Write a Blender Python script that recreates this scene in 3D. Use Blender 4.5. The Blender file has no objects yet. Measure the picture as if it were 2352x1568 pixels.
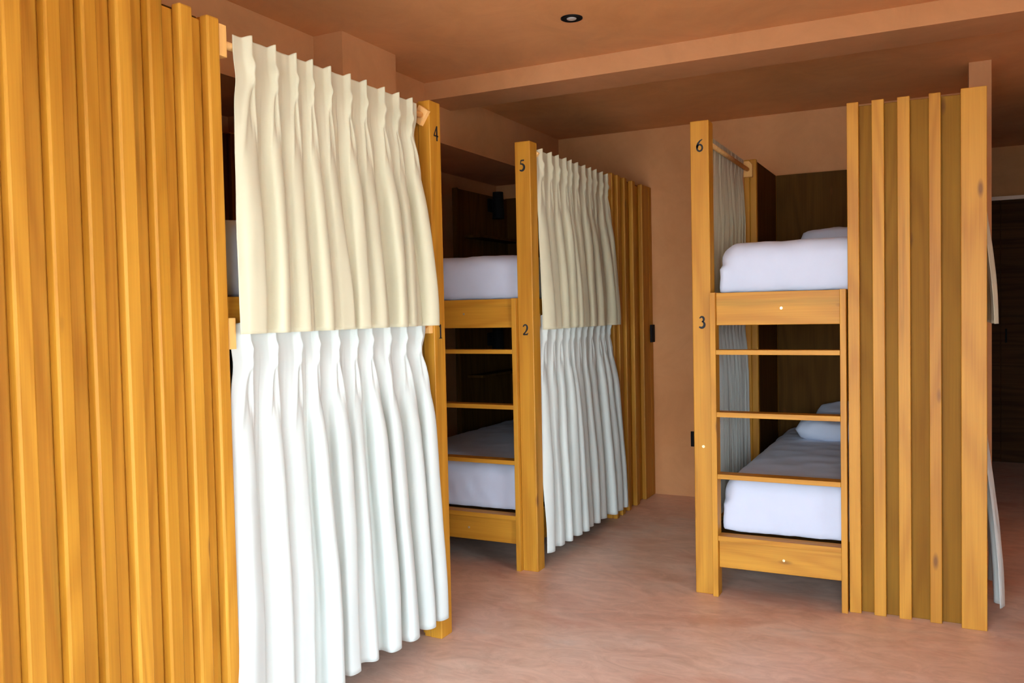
import bpy, bmesh, math, random
from mathutils import Vector, Matrix, noise
C = bpy.context.scene.collection
S = bpy.context.scene
R = math.radians

# ------------------------------------------------------------------ camera
YAW, PITCH, ROLL, FPX, EYE = 26.595, -2.079, -1.204, 1977.8, 1.408
cam_d = bpy.data.cameras.new('camera')
cam_d.sensor_width = 36.0
cam_d.lens = 36.0 * FPX / 2352.0
cam_d.clip_start = 0.05
cam = bpy.data.objects.new('camera', cam_d)
C.objects.link(cam)
_y, _p, _r = R(YAW), R(PITCH), R(ROLL)
F = Vector((-math.sin(_y) * math.cos(_p), math.cos(_y) * math.cos(_p), math.sin(_p)))
RX = Vector((math.cos(_y), math.sin(_y), 0))
UP = RX.cross(F)
R2 = math.cos(_r) * RX + math.sin(_r) * UP
U2 = -math.sin(_r) * RX + math.cos(_r) * UP
cam.matrix_world = Matrix(((R2.x, U2.x, -F.x, 0), (R2.y, U2.y, -F.y, 0), (R2.z, U2.z, -F.z, EYE), (0, 0, 0, 1)))
S.camera = cam

# ------------------------------------------------------------------ world and daylight
S.view_settings.view_transform = 'Standard'
S.view_settings.look = 'None'
S.view_settings.gamma = 1.0
S.view_settings.use_curve_mapping = False
S.view_settings.exposure = 0.75
S.cycles.use_denoising = True
S.cycles.max_bounces = 10
S.cycles.diffuse_bounces = 6
S.cycles.sample_clamp_indirect = 6.0
W = bpy.data.worlds.new('sky')
S.world = W
W.use_nodes = True
nt = W.node_tree
bg = nt.nodes['Background']
tc = nt.nodes.new('ShaderNodeTexCoord')
sp = nt.nodes.new('ShaderNodeSeparateXYZ')
rp = nt.nodes.new('ShaderNodeValToRGB')
nt.links.new(tc.outputs['Generated'], sp.inputs[0])
nt.links.new(sp.outputs['Z'], rp.inputs[0])
nt.links.new(rp.outputs[0], bg.inputs[0])
rp.color_ramp.elements[0].position = 0.0
rp.color_ramp.elements[0].color = (0.78, 0.90, 1.0, 1)
rp.color_ramp.elements[1].position = 0.6
rp.color_ramp.elements[1].color = (0.48, 0.70, 1.0, 1)
bg.inputs[1].default_value = 14.5

def portal(name, loc, size, rot, power=None, col=(1, 1, 1)):
    d = bpy.data.lights.new(name, 'AREA')
    d.shape = 'RECTANGLE'
    d.size, d.size_y = size
    o = bpy.data.objects.new(name, d)
    C.objects.link(o)
    o.location = loc
    o.rotation_euler = rot
    if power is None:
        d.cycles.is_portal = True
    else:
        d.energy = power
        d.color = col
    return o
# openings: terrace door front (y = YF), window in the right wall
YF, XRW = -1.1, 2.3
DOOR = (-1.95, 1.0, 0.0, 2.08)
WIN = (0.4, 2.0, 0.0, 2.08)
portal('door_daylight', ((DOOR[0] + DOOR[1]) / 2, YF - 0.12, (DOOR[2] + DOOR[3]) / 2), (DOOR[1] - DOOR[0], DOOR[3] - DOOR[2]), (R(90), 0, 0))
portal('window_daylight', (XRW + 0.12, (WIN[0] + WIN[1]) / 2, (WIN[2] + WIN[3]) / 2), (WIN[1] - WIN[0], WIN[3] - WIN[2]), (R(90), 0, R(90)))

sun_d = bpy.data.lights.new('sun', 'SUN')
sun_d.energy = 22.0
sun_d.angle = R(0.53)
sun_d.color = (1.0, 0.93, 0.82)
sun = bpy.data.objects.new('sun', sun_d)
C.objects.link(sun)
sun.rotation_euler = Vector((-0.42, -0.25, -1.0)).to_track_quat('-Z', 'Y').to_euler()

# ------------------------------------------------------------------ materials
def mat(name, rough=0.5, spec=0.5):
    m = bpy.data.materials.new(name)
    m.use_nodes = True
    b = m.node_tree.nodes['Principled BSDF']
    b.inputs['Roughness'].default_value = rough
    b.inputs['Specular IOR Level'].default_value = spec
    return m, m.node_tree, b
def N(t, kind, **kw):
    n = t.nodes.new(kind)
    for k, v in kw.items():
        if hasattr(n, k): setattr(n, k, v)
        else: n.inputs[k].default_value = v
    return n
def mapping(t, scale, src='Object'):
    c = t.nodes.new('ShaderNodeTexCoord')
    m = t.nodes.new('ShaderNodeMapping')
    m.inputs['Scale'].default_value = scale
    t.links.new(c.outputs[src], m.inputs[0])
    return m
def ramp(t, src, stops):
    r = t.nodes.new('ShaderNodeValToRGB')
    e = r.color_ramp.elements
    while len(e) < len(stops): e.new(0.5)
    for i, (p, c) in enumerate(stops):
        e[i].position = p
        e[i].color = (*c, 1)
    t.links.new(src, r.inputs[0])
    return r.outputs[0]
def mix(t, a, b, fac, mode='MIX'):
    m = t.nodes.new('ShaderNodeMix')
    m.data_type = 'RGBA'
    m.blend_type = mode
    for sock, v in ((m.inputs[6], a), (m.inputs[7], b)):
        if isinstance(v, tuple): sock.default_value = (*v, 1)
        else: t.links.new(v, sock)
    if isinstance(fac, (int, float)): m.inputs[0].default_value = fac
    else: t.links.new(fac, m.inputs[0])
    return m.outputs[2]
def math_n(t, op, a, b=None):
    m = t.nodes.new('ShaderNodeMath')
    m.operation = op
    for i, v in enumerate((a, b)):
        if v is None: continue
        if isinstance(v, (int, float)): m.inputs[i].default_value = v
        else: t.links.new(v, m.inputs[i])
    return m.outputs[0]

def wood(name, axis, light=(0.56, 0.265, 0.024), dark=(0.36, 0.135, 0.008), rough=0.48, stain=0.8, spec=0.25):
    """pine boards, grain running along the given axis"""
    m, t, b = mat(name, rough, spec)
    sc = [1, 1, 1]
    c = t.nodes.new('ShaderNodeTexCoord')
    g = t.nodes.new('ShaderNodeNewGeometry')
    comb = t.nodes.new('ShaderNodeCombineXYZ')
    t.links.new(math_n(t, 'MULTIPLY', g.outputs['Random Per Island'], 7.3), comb.inputs[0])
    t.links.new(math_n(t, 'MULTIPLY', g.outputs['Random Per Island'], 13.1), comb.inputs[1])
    t.links.new(math_n(t, 'MULTIPLY', g.outputs['Random Per Island'], 31.7), comb.inputs[2])
    add = t.nodes.new('ShaderNodeVectorMath')
    add.operation = 'ADD'
    t.links.new(c.outputs['Object'], add.inputs[0])
    t.links.new(comb.outputs[0], add.inputs[1])
    def mp(cross, along):
        s = [cross, cross, cross]
        s[axis] = along
        n = t.nodes.new('ShaderNodeMapping')
        n.inputs['Scale'].default_value = s
        t.links.new(add.outputs[0], n.inputs[0])
        return n.outputs[0]
    def noi(v, scale, detail=3, rough=0.55):
        n = N(t, 'ShaderNodeTexNoise', Scale=scale, Detail=detail, Roughness=rough)
        t.links.new(v, n.inputs['Vector'])
        return n.outputs['Fac']
    fine = noi(mp(150, 3), 1.0, 2)
    warp = noi(mp(5, 0.55), 1.0, 1)
    broad = noi(mp(9, 0.5), 1.0, 3)
    rings = math_n(t, 'SINE', math_n(t, 'MULTIPLY', warp, 60))
    rings = math_n(t, 'ADD', math_n(t, 'MULTIPLY', rings, 0.5), 0.5)
    rings = math_n(t, 'POWER', rings, 1.6)
    k = math_n(t, 'ADD', math_n(t, 'MULTIPLY', rings, 0.17), math_n(t, 'MULTIPLY', fine, 0.36))
    k = math_n(t, 'ADD', k, math_n(t, 'MULTIPLY', broad, 0.5))
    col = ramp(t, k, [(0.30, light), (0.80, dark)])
    tone = ramp(t, g.outputs['Random Per Island'], [(0.0, (0.84, 0.78, 0.68)), (0.35, (1.0, 0.95, 0.85)), (0.7, (1.06, 1.05, 1.15)), (1.0, (0.92, 0.88, 1.0))])
    col = mix(t, col, tone, 1.0, 'MULTIPLY')
    st = noi(mp(11, 0.45), 1.0, 4, 0.65)
    sf = ramp(t, st, [(0.58, (0, 0, 0)), (0.72, (1, 1, 1))])
    col = mix(t, col, (0.62, 0.72, 0.85), math_n(t, 'MULTIPLY', sf, stain), 'MULTIPLY')
    v = N(t, 'ShaderNodeTexVoronoi', Scale=1.0)
    t.links.new(mp(7, 2.2), v.inputs['Vector'])
    kf = ramp(t, v.outputs['Distance'], [(0.035, (1, 1, 1)), (0.10, (0, 0, 0))])
    col = mix(t, col, (0.13, 0.045, 0.012), math_n(t, 'MULTIPLY', kf, 0.75))
    t.links.new(col, b.inputs['Base Color'])
    bp = N(t, 'ShaderNodeBump', Strength=0.12, Distance=0.002)
    t.links.new(k, bp.inputs['Height'])
    t.links.new(bp.outputs[0], b.inputs['Normal'])
    return m
WZ = wood('pine_upright', 2)
WX = wood('pine_cross', 0)
WY = wood('pine_length', 1)
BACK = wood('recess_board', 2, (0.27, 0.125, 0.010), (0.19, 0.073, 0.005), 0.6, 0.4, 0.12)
PALE = wood('pale_pine', 2, (0.90, 0.56, 0.20), (0.72, 0.38, 0.10), 0.5, 0.1)
PLY_SHADE = wood('plywood_shade_tinted', 2, (0.10, 0.046, 0.008), (0.058, 0.022, 0.004), 0.8, 0.4, 0.08)  # plywood darkened further, shade inside the bunks put into its colour
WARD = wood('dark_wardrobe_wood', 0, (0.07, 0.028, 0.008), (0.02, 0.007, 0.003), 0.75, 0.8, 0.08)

def plaster(name, c1, c2, c3, rough, scale=1.2, bump=0.05, spec=0.3):
    m, t, b = mat(name, rough, spec)
    mp = mapping(t, (1, 1, 1))
    n1 = N(t, 'ShaderNodeTexNoise', Scale=scale, Detail=8, Roughness=0.62, Distortion=0.6)
    n2 = N(t, 'ShaderNodeTexNoise', Scale=scale * 3.3, Detail=6, Roughness=0.7, Distortion=1.2)
    t.links.new(mp.outputs[0], n1.inputs['Vector'])
    t.links.new(mp.outputs[0], n2.inputs['Vector'])
    a = ramp(t, n1.outputs['Fac'], [(0.34, c1), (0.5, c2), (0.68, c3)])
    s = ramp(t, n2.outputs['Fac'], [(0.35, (0.93, 0.925, 0.92)), (0.62, (1.03, 1.03, 1.02))])
    t.links.new(mix(t, a, s, 1.0, 'MULTIPLY'), b.inputs['Base Color'])
    bp = N(t, 'ShaderNodeBump', Strength=bump, Distance=0.01)
    t.links.new(n2.outputs['Fac'], bp.inputs['Height'])
    t.links.new(bp.outputs[0], b.inputs['Normal'])
    return m
WALL = plaster('terracotta_plaster', (0.52, 0.22, 0.078), (0.56, 0.25, 0.095), (0.59, 0.275, 0.115), 0.8, 0.8)
CEIL = plaster('terracotta_ceiling', (0.66, 0.295, 0.10), (0.70, 0.325, 0.12), (0.73, 0.35, 0.14), 0.75, 0.8)
def floor_mat():
    m, t, b = mat('polished_pink_cement', 0.42, 0.45)
    mp = mapping(t, (1.0, 2.0, 1))
    n1 = N(t, 'ShaderNodeTexNoise', Scale=0.9, Detail=9, Roughness=0.62, Distortion=0.9)
    n2 = N(t, 'ShaderNodeTexNoise', Scale=5.0, Detail=7, Roughness=0.7, Distortion=1.6)
    n3 = N(t, 'ShaderNodeTexNoise', Scale=1.6, Detail=6, Roughness=0.6, Distortion=0.5)
    for n in (n1, n2, n3): t.links.new(mp.outputs[0], n.inputs['Vector'])
    a = ramp(t, n1.outputs['Fac'], [(0.30, (0.70, 0.42, 0.29)), (0.47, (0.78, 0.53, 0.39)), (0.60, (0.80, 0.58, 0.44)), (0.72, (0.74, 0.60, 0.49))])
    s = ramp(t, n2.outputs['Fac'], [(0.32, (0.82, 0.78, 0.74)), (0.62, (1.06, 1.07, 1.08))])
    c = mix(t, a, s, 1.0, 'MULTIPLY')
    red = ramp(t, n3.outputs['Fac'], [(0.56, (0, 0, 0)), (0.70, (1, 1, 1))])
    c = mix(t, c, (0.55, 0.215, 0.115), math_n(t, 'MULTIPLY', red, 0.45))
    t.links.new(c, b.inputs['Base Color'])
    rr = ramp(t, n2.outputs['Fac'], [(0.3, (0.34, 0.34, 0.34)), (0.7, (0.5, 0.5, 0.5))])
    t.links.new(rr, b.inputs['Roughness'])
    bp = N(t, 'ShaderNodeBump', Strength=0.04, Distance=0.01)
    t.links.new(n2.outputs['Fac'], bp.inputs['Height'])
    t.links.new(bp.outputs[0], b.inputs['Normal'])
    return m
FLOOR = floor_mat()
def cloth(name, col, transl=0.0, weave=900):
    m, t, b = mat(name, 0.85, 0.15)
    b.inputs['Sheen Weight'].default_value = 0.15
    mp = mapping(t, (1, 1, 1))
    n = N(t, 'ShaderNodeTexNoise', Scale=weave, Detail=1)
    n2 = N(t, 'ShaderNodeTexNoise', Scale=9, Detail=4)
    t.links.new(mp.outputs[0], n.inputs['Vector'])
    t.links.new(mp.outputs[0], n2.inputs['Vector'])
    s = ramp(t, n2.outputs['Fac'], [(0.3, tuple(c * 0.965 for c in col)), (0.7, col)])
    t.links.new(s, b.inputs['Base Color'])
    bp = N(t, 'ShaderNodeBump', Strength=0.08, Distance=0.0008)
    t.links.new(n.outputs['Fac'], bp.inputs['Height'])
    t.links.new(bp.outputs[0], b.inputs['Normal'])
    if transl:
        out = [x for x in t.nodes if x.type == 'OUTPUT_MATERIAL'][0]
        tr = t.nodes.new('ShaderNodeBsdfTranslucent')
        tr.inputs[0].default_value = (*col, 1)
        mx = t.nodes.new('ShaderNodeMixShader')
        mx.inputs[0].default_value = transl
        t.links.new(b.outputs[0], mx.inputs[1])
        t.links.new(tr.outputs[0], mx.inputs[2])
        t.links.new(mx.outputs[0], out.inputs[0])
    return m
CURT = cloth('warm_lit_curtain_cloth', (0.74, 0.685, 0.475), 0.28)  # upper curtains: warm bounce light mixed into the white cloth colour
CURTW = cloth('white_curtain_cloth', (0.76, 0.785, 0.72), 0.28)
SHEET = cloth('white_sheet', (0.58, 0.62, 0.715))
def plain(name, col, rough=0.5, metal=0.0):
    m, t, b = mat(name, rough)
    b.inputs['Base Color'].default_value = (*col, 1)
    b.inputs['Metallic'].default_value = metal
    return m
INK = plain('black_ink', (0.008, 0.008, 0.009), 0.7)
BLACK = plain('black_metal', (0.008, 0.007, 0.007), 0.75)
BLACK.node_tree.nodes['Principled BSDF'].inputs['Specular IOR Level'].default_value = 0.12
LENS = plain('frosted_lens', (0.42, 0.40, 0.37), 0.3)
BRASS = plain('pale_screw_cap', (0.85, 0.68, 0.40), 0.25, 0.6)
TRIMP = plain('pale_trim', (0.85, 0.60, 0.42), 0.6)
TERR = plaster('terrace_stone', (0.38, 0.36, 0.32), (0.45, 0.43, 0.39), (0.52, 0.5, 0.46), 0.8)
def glass_mat():
    m = bpy.data.materials.new('window_glass')
    m.use_nodes = True
    t = m.node_tree
    out = [x for x in t.nodes if x.type == 'OUTPUT_MATERIAL'][0]
    a = t.nodes.new('ShaderNodeBsdfTransparent')
    g = t.nodes.new('ShaderNodeBsdfGlossy')
    g.inputs['Roughness'].default_value = 0.02
    fr = t.nodes.new('ShaderNodeFresnel')
    mx = t.nodes.new('ShaderNodeMixShader')
    t.links.new(fr.outputs[0], mx.inputs[0])
    t.links.new(a.outputs[0], mx.inputs[1])
    t.links.new(g.outputs[0], mx.inputs[2])
    t.links.new(mx.outputs[0], out.inputs[0])
    return m

# ------------------------------------------------------------------ mesh helpers
def box(bm, x0, x1, y0, y1, z0, z1, bev=0.0025, rot=None):
    if x0 > x1: x0, x1 = x1, x0
    if y0 > y1: y0, y1 = y1, y0
    r = bmesh.ops.create_cube(bm, size=1)
    vs = r['verts']
    cx, cy, cz = (x0 + x1) / 2, (y0 + y1) / 2, (z0 + z1) / 2
    for v in vs:
        v.co = Vector((v.co.x * (x1 - x0), v.co.y * (y1 - y0), v.co.z * (z1 - z0)))
    if bev:
        es = list({e for v in vs for e in v.link_edges})
        rr = bmesh.ops.bevel(bm, geom=es, offset=bev, segments=2, affect='EDGES', profile=0.5)
        vs = list({v for f in rr['faces'] for v in f.verts} | {v for v in vs if v.is_valid})
    for v in vs:
        if rot is not None: v.co = rot @ v.co
        v.co += Vector((cx, cy, cz))
def cyl(bm, p0, p1, r0, r1=None, seg=20, caps=True):
    r1 = r0 if r1 is None else r1
    p0, p1 = Vector(p0), Vector(p1)
    d = (p1 - p0)
    q = d.to_track_quat('Z', 'Y').to_matrix().to_4x4()
    M = Matrix.Translation((p0 + p1) / 2) @ q
    bmesh.ops.create_cone(bm, cap_ends=caps, segments=seg, radius1=r0, radius2=r1, depth=d.length, matrix=M)
def link(name, bm, m, parent=None, loc=None, smooth=False):
    bmesh.ops.recalc_face_normals(bm, faces=bm.faces)
    me = bpy.data.meshes.new(name)
    bm.to_mesh(me)
    bm.free()
    if smooth:
        for p in me.polygons: p.use_smooth = True
    me.materials.append(m)
    o = bpy.data.objects.new(name, me)
    C.objects.link(o)
    if parent is not None: o.parent = parent
    if loc is not None: o.location = loc
    return o
def tag(o, label=None, cat=None, group=None, kind=None):
    if label: o['label'] = label
    if cat: o['category'] = cat
    if group: o['group'] = group
    if kind: o['kind'] = kind
    return o
def struct(name, boxes, m, bev=0.0):
    bm = bmesh.new()
    for b in boxes: box(bm, *b, bev=bev)
    return tag(link(name, bm, m), kind='structure')

# ------------------------------------------------------------------ room shell
XL, XB, ZB, CZ = -3.25, -2.69, 2.42, 2.735
YB = 6.258
struct('floor', [(-3.4, 2.44, YF - 0.2, 8.9, -0.12, 0.0)], FLOOR)
struct('ceiling', [(-3.4, 2.44, YF - 0.2, 8.9, CZ, CZ + 0.12)], CEIL)
struct('wall_left', [(XL - 0.15, XL, YF - 0.2, YB, 0, CZ), (XL, XB, YF, YB, ZB, CZ)], WALL, 0.0)
struct('wall_back', [(XL - 0.15, 0.135, YB, YB + 0.14, 0, CZ), (0.02, 0.135, YB + 0.14, 8.7, 0, CZ)], WALL)
struct('wall_alcove_and_blocker', [(0.80, 2.3, YB, YB + 0.14, 0, CZ), (0.135, 2.3, 8.66, 8.8, 0, CZ)], WALL)  # first box: unseen wall return added to keep daylight out of the alcove
struct('trim_1', [(XL, -2.52, 3.317, 3.76, 0, CZ)], WALL)                    # pier on the left wall
struct('trim_2', [(XB, 2.3, 4.305, 4.60, 2.634, CZ)], WALL)                 # ceiling beam
struct('trim_3', [(0.134, 0.245, 5.50, 5.76, 0, CZ)], WALL)                 # slim pillar
struct('wall_right', [(XRW, XRW + 0.15, YF, WIN[0], 0, CZ), (XRW, XRW + 0.15, WIN[1], 8.8, 0, CZ), (XRW, XRW + 0.15, WIN[0], WIN[1], WIN[3], CZ)], WALL)
struct('wall_front', [(XL, DOOR[0], YF - 0.15, YF, 0, CZ), (DOOR[1], XRW + 0.15, YF - 0.15, YF, 0, CZ), (DOOR[0], DOOR[1], YF - 0.15, YF, DOOR[3], CZ)], WALL)
struct('terrace', [(-12, 14, -14, YF - 0.2, -0.15, -0.02), (XRW + 0.2, 14, YF - 0.2, 12, -0.15, -0.02)], TERR)

# ------------------------------------------------------------------ numerals: strokes of varying width
def stroke(pts):
    """pts: (x, y, w) centre line; returns outline polygon"""
    pts = [(x, y, w * 1.35 + .01) for x, y, w in pts]
    n = len(pts)
    L, Rr = [], []
    for i, (x, y, w) in enumerate(pts):
        a = pts[max(i - 1, 0)]; b = pts[min(i + 1, n - 1)]
        dx, dy = b[0] - a[0], b[1] - a[1]
        l = math.hypot(dx, dy) or 1
        L.append((x - dy / l * w / 2, y + dx / l * w / 2))
        Rr.append((x + dy / l * w / 2, y - dx / l * w / 2))
    return L, Rr
def arc(cx, cy, rx, ry, a0, a1, w0, w1, n=14, wmid=None):
    o = []
    for i in range(n + 1):
        k = i / n
        a = R(a0 + (a1 - a0) * k)
        w = w0 + (w1 - w0) * k
        if wmid is not None: w += (wmid - (w0 + w1) / 2) * math.sin(math.pi * k)
        o.append((cx + rx * math.cos(a), cy + ry * math.sin(a), w))
    return o
GLYPH = {
    '1': [[(0.16, 0.80, .03), (0.30, 0.92, .07)], [(0.30, 0.95, .12), (0.30, 0.03, .12)], [(0.12, 0.02, .04), (0.48, 0.02, .04)]],
    '2': [arc(0.29, 0.70, 0.20, 0.25, 165, -10, .08, .13, 14, .10) + [(0.46, 0.52, .12), (0.34, 0.30, .09), (0.08, 0.06, .07)], [(0.06, 0.05, .10), (0.50, 0.05, .10), (0.57, 0.20, .03)]],
    '3': [arc(0.28, 0.74, 0.18, 0.21, 160, -85, .05, .07, 14, .13), arc(0.26, 0.29, 0.25, 0.27, 85, -140, .06, .09, 16, .15)],
    '4': [[(0.42, 0.98, .06), (0.06, 0.34, .06)], [(0.03, 0.33, .07), (0.60, 0.33, .07)], [(0.43, 1.0, .10), (0.43, 0.0, .12)]],
    '5': [[(0.17, 0.96, .08), (0.52, 0.97, .10)], [(0.19, 0.98, .05), (0.14, 0.60, .06)], arc(0.24, 0.33, 0.27, 0.31, 105, -135, .07, .07, 18, .16)],
    '6': [arc(0.29, 0.30, 0.225, 0.27, 0, 360, .10, .10, 28), [(0.52, 1.0, .04), (0.32, 0.88, .09), (0.16, 0.68, .12), (0.085, 0.46, .13), (0.07, 0.30, .11)]],
}
def numeral(ch, h, plane, off, c0, c1, parent, sgn=1):
    """plane 'y': lies on a y = off face, drawn along +x; plane 'x': on an x = off face facing +x, drawn along +y"""
    bm = bmesh.new()
    for st in GLYPH[ch]:
        A, B = stroke(st)
        def P(p, d):
            u, v = (p[0] - 0.30) * h, (p[1] - 0.5) * h
            if plane == 'y': return Vector((c0 + u, off - d, c1 + v))
            return Vector((off + d, c0 + u, c1 + v))
        rows = []
        for a, b in zip(A, B):
            rows.append([bm.verts.new(P(q, d)) for q, d in ((a, 0), (a, .0008), (b, .0008), (b, 0))])
        for r0, r1 in zip(rows, rows[1:]):
            for i in range(4):
                j = (i + 1) % 4
                bm.faces.new((r0[i], r0[j], r1[j], r1[i]))
        bm.faces.new(rows[0]); bm.faces.new(rows[-1][::-1])
    o = link('numeral', bm, INK, parent)
    o['label'] = 'small black numeral ' + ch
    return o

# ------------------------------------------------------------------ bunk beds
H = 2.3
def bunk(X, Y, sx, sy, label, nums, num_plane, wall_panel, rear_open):
    """local frame: a = across from aisle side, b = along the bed from the ladder end"""
    root = bpy.data.objects.new('bunk_bed', None)
    C.objects.link(root)
    root.location = (X, Y, 0)
    tag(root, label, 'bunk bed', 'numbered pine bunk beds')
    rnd = random.Random(int(abs(X) * 100 + abs(Y) * 10))
    def B(bm, a0, a1, b0, b1, z0, z1, bev=0.0025):
        box(bm, sx * a0, sx * a1, sy * b0, sy * b1, z0, z1, bev)
    def part(name, m, boxes, parent=root, bev=0.0025):
        bm = bmesh.new()
        for q in boxes: B(bm, *q, bev=bev)
        return link(name, bm, m, parent)
    # numbered corner post: two boards side by side
    p = part('post', WZ, [(0, .058, 0, .087, 0, H), (.0585, .09, 0.004, .083, 0, H - .004)] if sy < 0 else [(0, .09, 0, .087, 0, H)], bev=.004)
    for ch, z in nums:
        if num_plane == 'y': numeral(ch, .057, 'y', -0.0005, sx * .047, z, p)
        else: numeral(ch, .063, 'x', 0.0005, sy * .040, z, p)
    if sy > 0 and sx > 0:
        bm = bmesh.new(); cyl(bm, (.046, -.0015, .725), (.046, .001, .725), .007, .008); link('screw_cap', bm, BRASS, p)
    # ladder
    lad = part('ladder', WZ, [(.091, .117, -.026, .05, 0, 1.472), (.677, .703, -.026, .05, 0, 1.472)], bev=.0015)
    for z0, z1, d in ((1.174, 1.197, .05), (.874, .898, .05), (.575, .598, .05), (.274, .298, .05)):
        part('rung', WX, [(.1175, .6765, -.024, d, z0, z1)], lad, .0015)
    bd = part('end_board', WX, [(.1175, .6765, -.006, .030, 1.315, 1.470)])
    bl = part('end_board', WX, [(.1175, .6765, -.002, .028, .140, .2735)])
    for o_, z in ((bd, 1.392), (bl, .205)):
        bm = bmesh.new()
        yy = -.006 if z > 1 else -.002
        cyl(bm, (sx * .42, sy * (yy - .0015), z), (sx * .42, sy * (yy + .002), z), .006, .007)
        link('screw_cap', bm, BRASS, o_)
    # slatted panel beside the ladder
    sp_ = [(.706, 1.20, .0345, .050, 0.0, H - .012)]
    bx = [(a0, a1, 0.0, .034, 0, H) for a0, a1 in ((.709, .758), (.812, .862), (.915, .965), (1.039, 1.086))]
    bx += [(1.161, 1.258, -.022, .05, 0, H)]
    sl = part('slatted_panel', WZ, bx)
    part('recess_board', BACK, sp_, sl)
    # slatted panel on the long side
    bx = [(.034, .052, 1.27, 2.10, 0, H - .012)]
    b0 = 1.262
    k = 0
    if sy > 0:
        bx += [(0.0, .034, p0, p1, 0, H) for p0, p1 in ((1.262, 1.305), (1.37, 1.43), (1.51, 1.56), (1.68, 1.74))]
        bx.append((0.0, .034, 1.89, 2.044, 0, H))
        b0 = 3
    while b0 < 2.0:
        w = .046 + rnd.uniform(-.003, .004)
        bx.append((0.0, .034, b0, b0 + w, 0, H - (0 if k % 2 else .003)))
        b0 += .105 + rnd.uniform(-.003, .003)
        k += 1
    bx.append((0.0, .06, 2.045, 2.115, 0, H))
    bx.append((.034, .075, 1.262, 1.30, 0, H))
    part('slatted_panel', WZ, bx, bev=.006)
    # inner lining of that panel, head panel, wall side panel
    part('lining_panel', PLY_SHADE, [(.053, .060, 1.301, 2.04, 0.14, H)])
    part('head_panel', PLY_SHADE, [(.062, 1.19, 2.045, 2.065, .14, H)])
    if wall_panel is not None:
        part('wall_panel', PLY_SHADE, [(1.17, 1.19, wall_panel, 2.044, .14, H - .01)])
        part('panel_edge', PLY_SHADE, [(1.155, 1.195, wall_panel - .022, wall_panel - .001, .14, H - .008)])
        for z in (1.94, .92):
            part('shelf', PLY_SHADE, [(1.04, 1.169, max(wall_panel + .10, 1.33), 2.04, z, z + .02)])
    # decks and rails
    for z0, z1 in ((.14, .305), (1.315, 1.468)):
        part('side_rail', WY, [(.036, .058, .088, 1.261, z0, z1)])
        part('side_rail', WY, [(1.14, 1.154, .052, 1.25, z0, z1)])
        part('bed_deck', PLY_SHADE, [(.061, 1.139, .052, 2.04, z1 - .035, z1 - .012)])
    if rear_open:
        part('corner_post', WZ, [(1.16, 1.20, .052, .10, 0, H)])
    # curtain rods with block brackets
    for z, nm in ((2.235, 0), (1.352, 1)):
        bm = bmesh.new()
        cyl(bm, (sx * .028, sy * .092, z), (sx * .028, sy * 1.258, z), .0125, seg=20)
        rod = link('curtain_rod', bm, PALE, root, smooth=True)
        # block at the panel end
        bm = bmesh.new()
        vs = []
        for b in (1.2300, 1.2605):
            vs.append([bm.verts.new((sx * (.026 - u), sy * b, z + v - .01)) for u, v in ((-.03, -.035), (.02, -.035), (.02, .06), (-.012, .06), (-.03, .038))])
        bm.faces.new(vs[0]); bm.faces.new(vs[1][::-1])
        for i in range(5):
            j = (i + 1) % 5
            bm.faces.new((vs[0][i], vs[1][i], vs[1][j], vs[0][j]))
        link('rod_bracket', bm, PALE, rod)
        bm = bmesh.new()
        rot = Matrix.Rotation(R(sx * -34 if nm == 0 else 0), 3, 'Y')
        box(bm, -.026 + sx * .034, .026 + sx * .034, sy * .088, sy * .112, z - .035, z + .035, .002, rot)
        link('rod_bracket', bm, PALE, rod)
    return root
b41 = bunk(-1.930, 3.210, -1, -1, 'pine bunk numbered 4 and 1, nearest one, filling the left edge', (('4', 2.167), ('1', 1.325)), 'x', .0 + .06, False)
b52 = bunk(-1.945, 4.142, -1, 1, 'pine bunk numbered 5 and 2, in the middle against the back wall', (('5', 2.173), ('2', 1.303)), 'y', 1.24, False)
b63 = bunk(-1.091, 4.148, 1, 1, 'pine bunk numbered 6 and 3, on the right across the aisle', (('6', 2.181), ('3', 1.331)), 'y', None, True)

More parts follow.
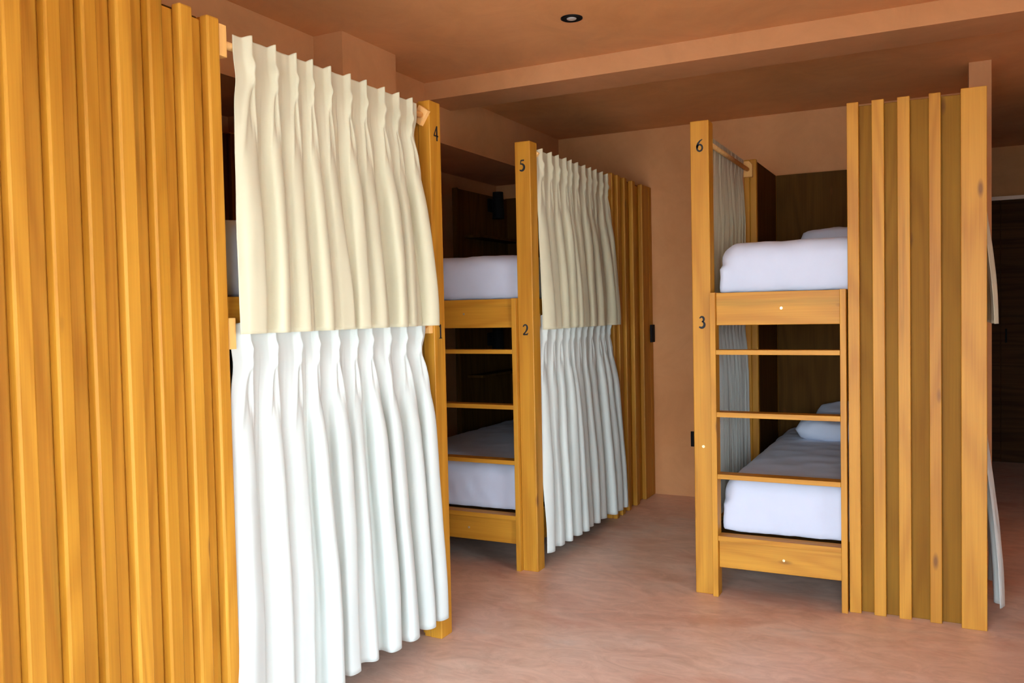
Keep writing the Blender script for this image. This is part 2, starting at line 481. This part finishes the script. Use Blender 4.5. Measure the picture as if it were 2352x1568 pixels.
# ------------------------------------------------------------------ mattresses
def mattress(x0, x1, y0, y1, z0, z1, label, seed):
    bm = bmesh.new()
    nx, ny, nz = 44, 70, 12
    w, l, h = x1 - x0, y1 - y0, z1 - z0
    r = 0.085
    grid = {}
    def pt(i, j, k):
        u, v, t = i / nx, j / ny, k / nz
        X, Yy, Z = (u - .5) * w, (v - .5) * l, t * h
        rt = r if t > .5 else .018
        ix, iy = w / 2 - rt, l / 2 - rt
        zc = h - rt if t > .5 else rt
        cx, cy = max(-ix, min(ix, X)), max(-iy, min(iy, Yy))
        cz = max(.03, min(h - r, Z))
        d = Vector((X - cx, Yy - cy, Z - cz))
        if d.length > 1e-6:
            rr = r if Z > h * .4 else .018
            rr = min(rr, max(abs(d.x), abs(d.y), abs(d.z)))
            d = d.normalized() * rr
        p = Vector((cx, cy, cz)) + d
        return p
    def vert(i, j, k):
        key = (i, j, k)
        if key not in grid:
            p = pt(i, j, k)
            q = p + Vector((seed, seed * 2, 0))
            side = (k not in (0,)) and (i in (0, nx) or j in (0, ny))
            wr = noise.noise(Vector((q.x * 9, q.y * 9, q.z * 3 + q.x * 2))) * .006
            wr += noise.noise(Vector((q.x * 22 + q.z * 8, q.y * 22 + q.z * 8, q.z * 5))) * (.005 if side else .0025)
            # tension creases fan up from the lower corners
            if side:
                wr += .004 * math.sin((p.x * 55 + p.y * 55) + p.z * 40 + 4 * noise.noise(q * 3)) * max(0, 1 - p.z / (h * .8))
            top = 1 if k == nz else 0
            p = p.copy()
            cen = Vector((0, 0, h * .5))
            d = (p - Vector((p.x * .9, p.y * .95, h * .5)))
            if d.length > 0: p += d.normalized() * wr
            if top:
                p.z += .012 * math.cos(math.pi * (i / nx - .5)) * math.cos(math.pi * (j / ny - .5))
            grid[key] = bm.verts.new(p)
        return grid[key]
    for i in range(nx):
        for j in range(ny):
            bm.faces.new([vert(i, j, nz), vert(i + 1, j, nz), vert(i + 1, j + 1, nz), vert(i, j + 1, nz)])
            bm.faces.new([vert(i, j, 0), vert(i, j + 1, 0), vert(i + 1, j + 1, 0), vert(i + 1, j, 0)])
    for k in range(nz):
        for i in range(nx):
            bm.faces.new([vert(i, 0, k), vert(i + 1, 0, k), vert(i + 1, 0, k + 1), vert(i, 0, k + 1)])
            bm.faces.new([vert(i, ny, k), vert(i, ny, k + 1), vert(i + 1, ny, k + 1), vert(i + 1, ny, k)])
        for j in range(ny):
            bm.faces.new([vert(0, j, k), vert(0, j, k + 1), vert(0, j + 1, k + 1), vert(0, j + 1, k)])
            bm.faces.new([vert(nx, j, k), vert(nx, j + 1, k), vert(nx, j + 1, k + 1), vert(nx, j, k + 1)])
    o = link('mattress', bm, SHEET, None, ((x0 + x1) / 2, (y0 + y1) / 2, z0), True)
    tag(o, label, 'mattress', 'sheeted bunk mattresses')
    return o
mattress(-.972, .035, 4.200, 6.17, 1.457, 1.712, 'white sheeted mattress on the upper bunk numbered 6', 1)
mattress(-.972, .035, 4.200, 6.17, .294, .572, 'white sheeted mattress on the lower bunk numbered 3, behind ladder rungs', 2)
mattress(-3.04, -2.035, 4.196, 6.17, 1.457, 1.712, 'white sheeted mattress on the upper bunk numbered 5', 3)
mattress(-3.04, -2.035, 4.196, 6.17, .294, .565, 'white sheeted mattress on the lower bunk numbered 2, in shade', 4)
mattress(-3.03, -2.02, 1.18, 3.155, 1.457, 1.722, 'white mattress on the upper bunk numbered 4, a sliver seen beside the curtain', 5)

def pillow(loc, w, d, h, rz, tilt, label):
    bm = bmesh.new()
    n = 28
    for side in (1, -1):
        g = []
        for i in range(n + 1):
            row = []
            for j in range(n + 1):
                u, v = i / n * 2 - 1, j / n * 2 - 1
                e = max(0, (1 - u ** 6)) ** .5 * max(0, (1 - v ** 6)) ** .5
                z = side * h / 2 * e ** .75
                m_ = max(abs(u), abs(v))
                l_ = (abs(u) ** 5 + abs(v) ** 5) ** .2 or 1
                f_ = (m_ / l_) if m_ > 0 else 1
                x, y = u * w / 2 * f_, v * d / 2 * f_
                wr = noise.noise(Vector((x * 9 + side, y * 9, loc[2]))) * .012 * e
                row.append(bm.verts.new((x, y, z + wr)))
            g.append(row)
        for i in range(n):
            for j in range(n):
                f = (g[i][j], g[i + 1][j], g[i + 1][j + 1], g[i][j + 1])
                bm.faces.new(f if side > 0 else f[::-1])
    bmesh.ops.remove_doubles(bm, verts=bm.verts, dist=.0006)
    o = link('pillow', bm, SHEET, None, loc, True)
    o.rotation_euler = (R(tilt), 0, R(rz))
    return tag(o, label, 'pillow')
pillow((-.47, 5.64, .640), .70, .42, .13, 0, 2, 'plump white pillow on the lower mattress numbered 3, in front')
pillow((-.40, 5.97, .684), .70, .30, .10, 0, 14, 'white pillow behind the front pillow on the lower bunk numbered 3')
pillow((-.46, 5.80, 1.797), .70, .46, .17, 0, 2, 'white pillow at the head of the upper mattress numbered 6')

# ------------------------------------------------------------------ curtains
def sm(x):
    x = max(0, min(1, x))
    return x * x * (3 - 2 * x)
def curtain(label, X, sx, ya, yb, yba, ybb, zt, zb, pleats, m, seed, bulge=0.02, amp=0.034, back=False, hem_wave=0.0, name='curtain'):
    """hangs in the y direction at x = X, folds stand out towards sx; ya..yb at the rod, yba..ybb at the hem"""
    rnd = random.Random(seed)
    cs = [(i + .62 + rnd.uniform(-.17, .17)) / (pleats + .25) for i in range(pleats)]
    amps = [rnd.uniform(.5, 1.3) * (.72 + .5 * i / len(cs)) for i, _ in enumerate(cs)]
    drift = [rnd.uniform(-.5, .5) for _ in cs]
    per = 30
    ns = pleats * per
    nz = 74
    bm = bmesh.new()
    rows = []
    L = zt - zb
    def phase(s, shift=0):
        k = [0.0 - (cs[1] - cs[0])] + cs + [cs[-1] + (cs[1] - cs[0])]
        for i in range(len(k) - 1):
            if s <= k[i + 1] or i == len(k) - 2:
                return i - 1 + (s - k[i]) / (k[i + 1] - k[i])
    for r in range(nz + 1):
        t = r / nz
        d = L * (t ** 1.25)
        row = []
        for c in range(ns + 1):
            s = c / ns
            ph = phase(s)
            i0 = round(ph)
            fr = ph - i0                     # -.5 .. .5 around the pleat
            ic = min(max(i0, 0), pleats - 1)
            edge = 1.0 if 0 <= i0 < pleats else .3
            # header: narrow standing pleat
            hd = math.exp(-(fr / .075) ** 2) * .022 * (1 - sm((d - .07) / .05)) * edge
            pinch = math.exp(-(fr / .05) ** 2) * .014 * sm((d - .05) / .04) * (1 - sm((d - .12) / .10)) * edge
            # body folds, drifting sideways with depth
            dr = drift[ic] * sm((d - .2) / L) * .55
            g = ph + dr * .5 + .16 * noise.noise(Vector((ph * .8, d * 1.8, seed)))
            a = amp * amps[ic] * (.12 + .88 * sm((d - .07) / .40)) * (1 + .25 * noise.noise(Vector((ph * .7, d * 1.3, seed + 9))))
            cw = math.cos(2 * math.pi * g)
            body = a * (abs(cw) ** .85 * (1 if cw > 0 else -1))
            body *= sm((d - .06) / .08)
            # secondary creases fanning out under each pinch
            dl = .03 + .34 * max(0, d - .10) / .40
            fan = .010 * (math.exp(-((fr - dl) / .055) ** 2) + .8 * math.exp(-((fr + dl) / .055) ** 2)) * sm((d - .09) / .04) * (1 - sm((d - .16) / .36)) * edge
            fan += -.007 * math.exp(-(fr / .035) ** 2) * sm((d - .13) / .03) * (1 - sm((d - .18) / .16)) * edge
            fold2 = .006 * math.sin(3.1 * math.pi * g + seed + drift[ic] * 3) * sm((d - .3) / .5)
            x = hd + pinch + body + fan + fold2
            x += noise.noise(Vector((s * 30, d * 6, seed + 3))) * .0025
            x += bulge * sm(d / L)
            x = -.017 + .006 * math.log(1 + math.exp((x + .017) / .006)) if x < .06 else x
            side = .30 * a * math.sin(4 * math.pi * g) * sm((d - .12) / .3)
            y = (ya + (yb - ya) * s) * (1 - sm(d / L)) + (yba + (ybb - yba) * s) * sm(d / L)
            # narrowing at the pinch line on the far end
            e = math.exp(-((d - .13) / .05) ** 2)
            y += (-.022 * s + .01 * (1 - s)) * e
            z = zt - d + (.010 * math.exp(-(fr / .10) ** 2) * (1 - sm(d / .05)) * edge if 0 <= i0 < pleats else 0)
            z += hem_wave * t * t * noise.noise(Vector((s * 7, 0, seed)))
            row.append(bm.verts.new((sx * x, y - ya + side * sx, z - zt)))
        rows.append(row)
    for a, b in zip(rows, rows[1:]):
        for i in range(ns):
            bm.faces.new((a[i], a[i + 1], b[i + 1], b[i]))
    o = link(name, bm, m, None, (X, ya, zt), True)
    md = o.modifiers.new('thickness', 'SOLIDIFY')
    md.thickness = .0018
    # stitched hem line
    bm = bmesh.new()
    k = max(1, nz - 3)
    return tag(o, label, 'curtain', 'pleated cloth curtains on the bunks')
XA = -1.930
curtain('long white pleated curtain closing the lower bunk numbered 1', XA - .014, 1, 1.962, 3.070, 1.925, 3.165, 1.385, .105, 10, CURTW, 11, bulge=.02, amp=.036)
curtain('white pleated curtain with warm light painted in closing the upper bunk numbered 4', XA - .012, 1, 2.010, 3.040, 1.965, 3.105, 2.268, 1.352, 10, CURT, 12, bulge=.045, amp=.026)
XM = -1.945
curtain('long pale pleated curtain closing the lower bunk numbered 2', XM - .012, 1, 4.232, 5.365, 4.222, 5.500, 1.375, .085, 11, CURTW, 13, bulge=.03, amp=.036)
curtain('white pleated curtain with warm light painted in closing the upper bunk numbered 5', XM - .010, 1, 4.230, 5.360, 4.212, 5.410, 2.268, 1.300, 11, CURT, 14, bulge=.045, amp=.028)
XR6 = -1.091
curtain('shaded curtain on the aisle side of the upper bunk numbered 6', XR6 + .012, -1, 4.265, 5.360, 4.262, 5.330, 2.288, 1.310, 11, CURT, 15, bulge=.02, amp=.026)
curtain('shaded curtain on the aisle side of the lower bunk numbered 3', XR6 + .012, -1, 4.300, 5.360, 4.290, 5.385, 1.375, .085, 11, CURTW, 16, bulge=.0, amp=.03)
curtain('curtain edge of the upper bunk past the right slatted panel', .118, 1, 4.262, 4.90, 4.27, 4.86, 2.268, 1.305, 6, CURT, 17, bulge=.088, amp=.020)
curtain('curtain edge of the lower bunk past the right slatted panel', .118, 1, 4.262, 4.90, 4.27, 4.80, 1.375, .06, 6, CURTW, 18, bulge=.105, amp=.022)

# ------------------------------------------------------------------ fittings
def downlight():
    root = bpy.data.objects.new('ceiling_downlight', None)
    C.objects.link(root)
    root.location = (-1.512, 3.697, CZ)
    tag(root, 'small round black recessed downlight in the terracotta ceiling', 'light')
    bm = bmesh.new()
    prof = [(.050, 0.0), (.050, -.004), (.046, -.006), (.036, -.004), (.030, 0.018), (.030, .022)]
    n = 40
    ring = [[bm.verts.new((r * math.cos(2 * math.pi * i / n), r * math.sin(2 * math.pi * i / n), z)) for i in range(n)] for r, z in prof]
    for a, b in zip(ring, ring[1:]):
        for i in range(n):
            bm.faces.new((a[i], a[(i + 1) % n], b[(i + 1) % n], b[i]))
    link('bezel', bm, BLACK, root, smooth=True)
    bm = bmesh.new()
    cyl(bm, (0, 0, -.0035), (0, 0, -.0005), .0375, seg=40)
    link('baffle', bm, BLACK, root)
    bm = bmesh.new()
    bmesh.ops.create_uvsphere(bm, u_segments=24, v_segments=10, radius=.023)
    for v in bm.verts: v.co.z = v.co.z * .28 - .003
    link('lens', bm, LENS, root, smooth=True)
downlight()
def wall_lamp(x, y, z, label):
    root = bpy.data.objects.new('wall_lamp', None)
    C.objects.link(root)
    root.location = (x, y, z)
    tag(root, label, 'lamp', 'black reading lamps in the bunk')
    bm = bmesh.new()
    box(bm, 0.0, .018, -.035, .035, -.05, .05, .004)
    link('back_plate', bm, BLACK, root)
    bm = bmesh.new()
    cyl(bm, (.075, 0, -.105), (.075, 0, .095), .046, .040, 28)
    box(bm, .017, .04, -.012, .012, -.012, .012, .001)
    link('lamp_shade', bm, BLACK, root)
wall_lamp(-3.113, 5.88, 2.215, 'black cylindrical reading lamp above the upper bunk numbered 5')
wall_lamp(-3.113, 5.83, 1.190, 'black cylindrical reading lamp above the lower bunk numbered 2')
def plate(name, x0, x1, y0, y1, z0, z1, label):
    root = bpy.data.objects.new(name, None)
    C.objects.link(root)
    root.location = ((x0 + x1) / 2, (y0 + y1) / 2, z0)
    tag(root, label, 'switch' if 'switch' in name else 'socket')
    bm = bmesh.new()
    hx, hy = abs(x1 - x0) / 2, abs(y1 - y0) / 2
    box(bm, -hx, hx, -hy, hy, 0, z1 - z0, .003)
    link('cover_plate', bm, BLACK, root)
    bm = bmesh.new()
    if hx < hy: box(bm, hx, hx + .003, -hy * .5, hy * .5, .025, z1 - z0 - .025, .001)
    else: box(bm, -hx * .5, hx * .5, -hy - .003, -hy, .025, z1 - z0 - .025, .001)
    link('rocker', bm, BLACK, root)
plate('light_switch', -1.945, -1.928, 6.175, 6.245, 1.148, 1.278, 'black switch plate at the far end of the middle bunk slats')
plate('wall_socket', -1.668, -1.588, 6.246, 6.258, .374, .486, 'black socket plate low on the back wall, half behind the post numbered 3')

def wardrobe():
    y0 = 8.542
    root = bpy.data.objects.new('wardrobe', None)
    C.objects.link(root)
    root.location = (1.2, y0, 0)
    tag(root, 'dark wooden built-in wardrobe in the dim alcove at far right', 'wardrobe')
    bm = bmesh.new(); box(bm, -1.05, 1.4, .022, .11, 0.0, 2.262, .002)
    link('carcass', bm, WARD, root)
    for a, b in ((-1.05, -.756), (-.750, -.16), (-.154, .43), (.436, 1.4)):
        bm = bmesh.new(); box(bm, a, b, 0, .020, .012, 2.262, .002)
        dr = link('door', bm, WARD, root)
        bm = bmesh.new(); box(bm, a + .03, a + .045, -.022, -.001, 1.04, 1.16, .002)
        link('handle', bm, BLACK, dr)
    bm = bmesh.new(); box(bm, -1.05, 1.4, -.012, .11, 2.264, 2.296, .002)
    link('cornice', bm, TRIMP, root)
wardrobe()

# glazing behind the camera: sliding panes in the terrace door and the window
GL = glass_mat()
FR = plain('dark_window_frame', (0.03, 0.025, 0.02), 0.5)
def glazed(name, horizontal, c, a0, a1, z0, z1):
    bm = bmesh.new()
    t = .05
    def bb(p0, p1, q0, q1):
        if horizontal: box(bm, p0, p1, c - .03, c + .03, q0, q1, .002)
        else: box(bm, c - .03, c + .03, p0, p1, q0, q1, .002)
    n = 3
    for i in range(n + 1):
        p = a0 + (a1 - a0 - t) * i / n
        bb(p, p + t, z0, z1)
    bb(a0, a1, z0, z0 + t); bb(a0, a1, z1 - t, z1)
    o = tag(link(name, bm, FR), kind='structure')
    bm = bmesh.new()
    if horizontal: box(bm, a0 + t, a1 - t, c - .004, c + .004, z0 + t, z1 - t, 0)
    else: box(bm, c - .004, c + .004, a0 + t, a1 - t, z0 + t, z1 - t, 0)
    link('pane', bm, GL, o)
glazed('door_1', True, YF - .07, DOOR[0], DOOR[1], DOOR[2], DOOR[3])
glazed('window_1', False, XRW + .07, WIN[0], WIN[1], WIN[2], WIN[3])
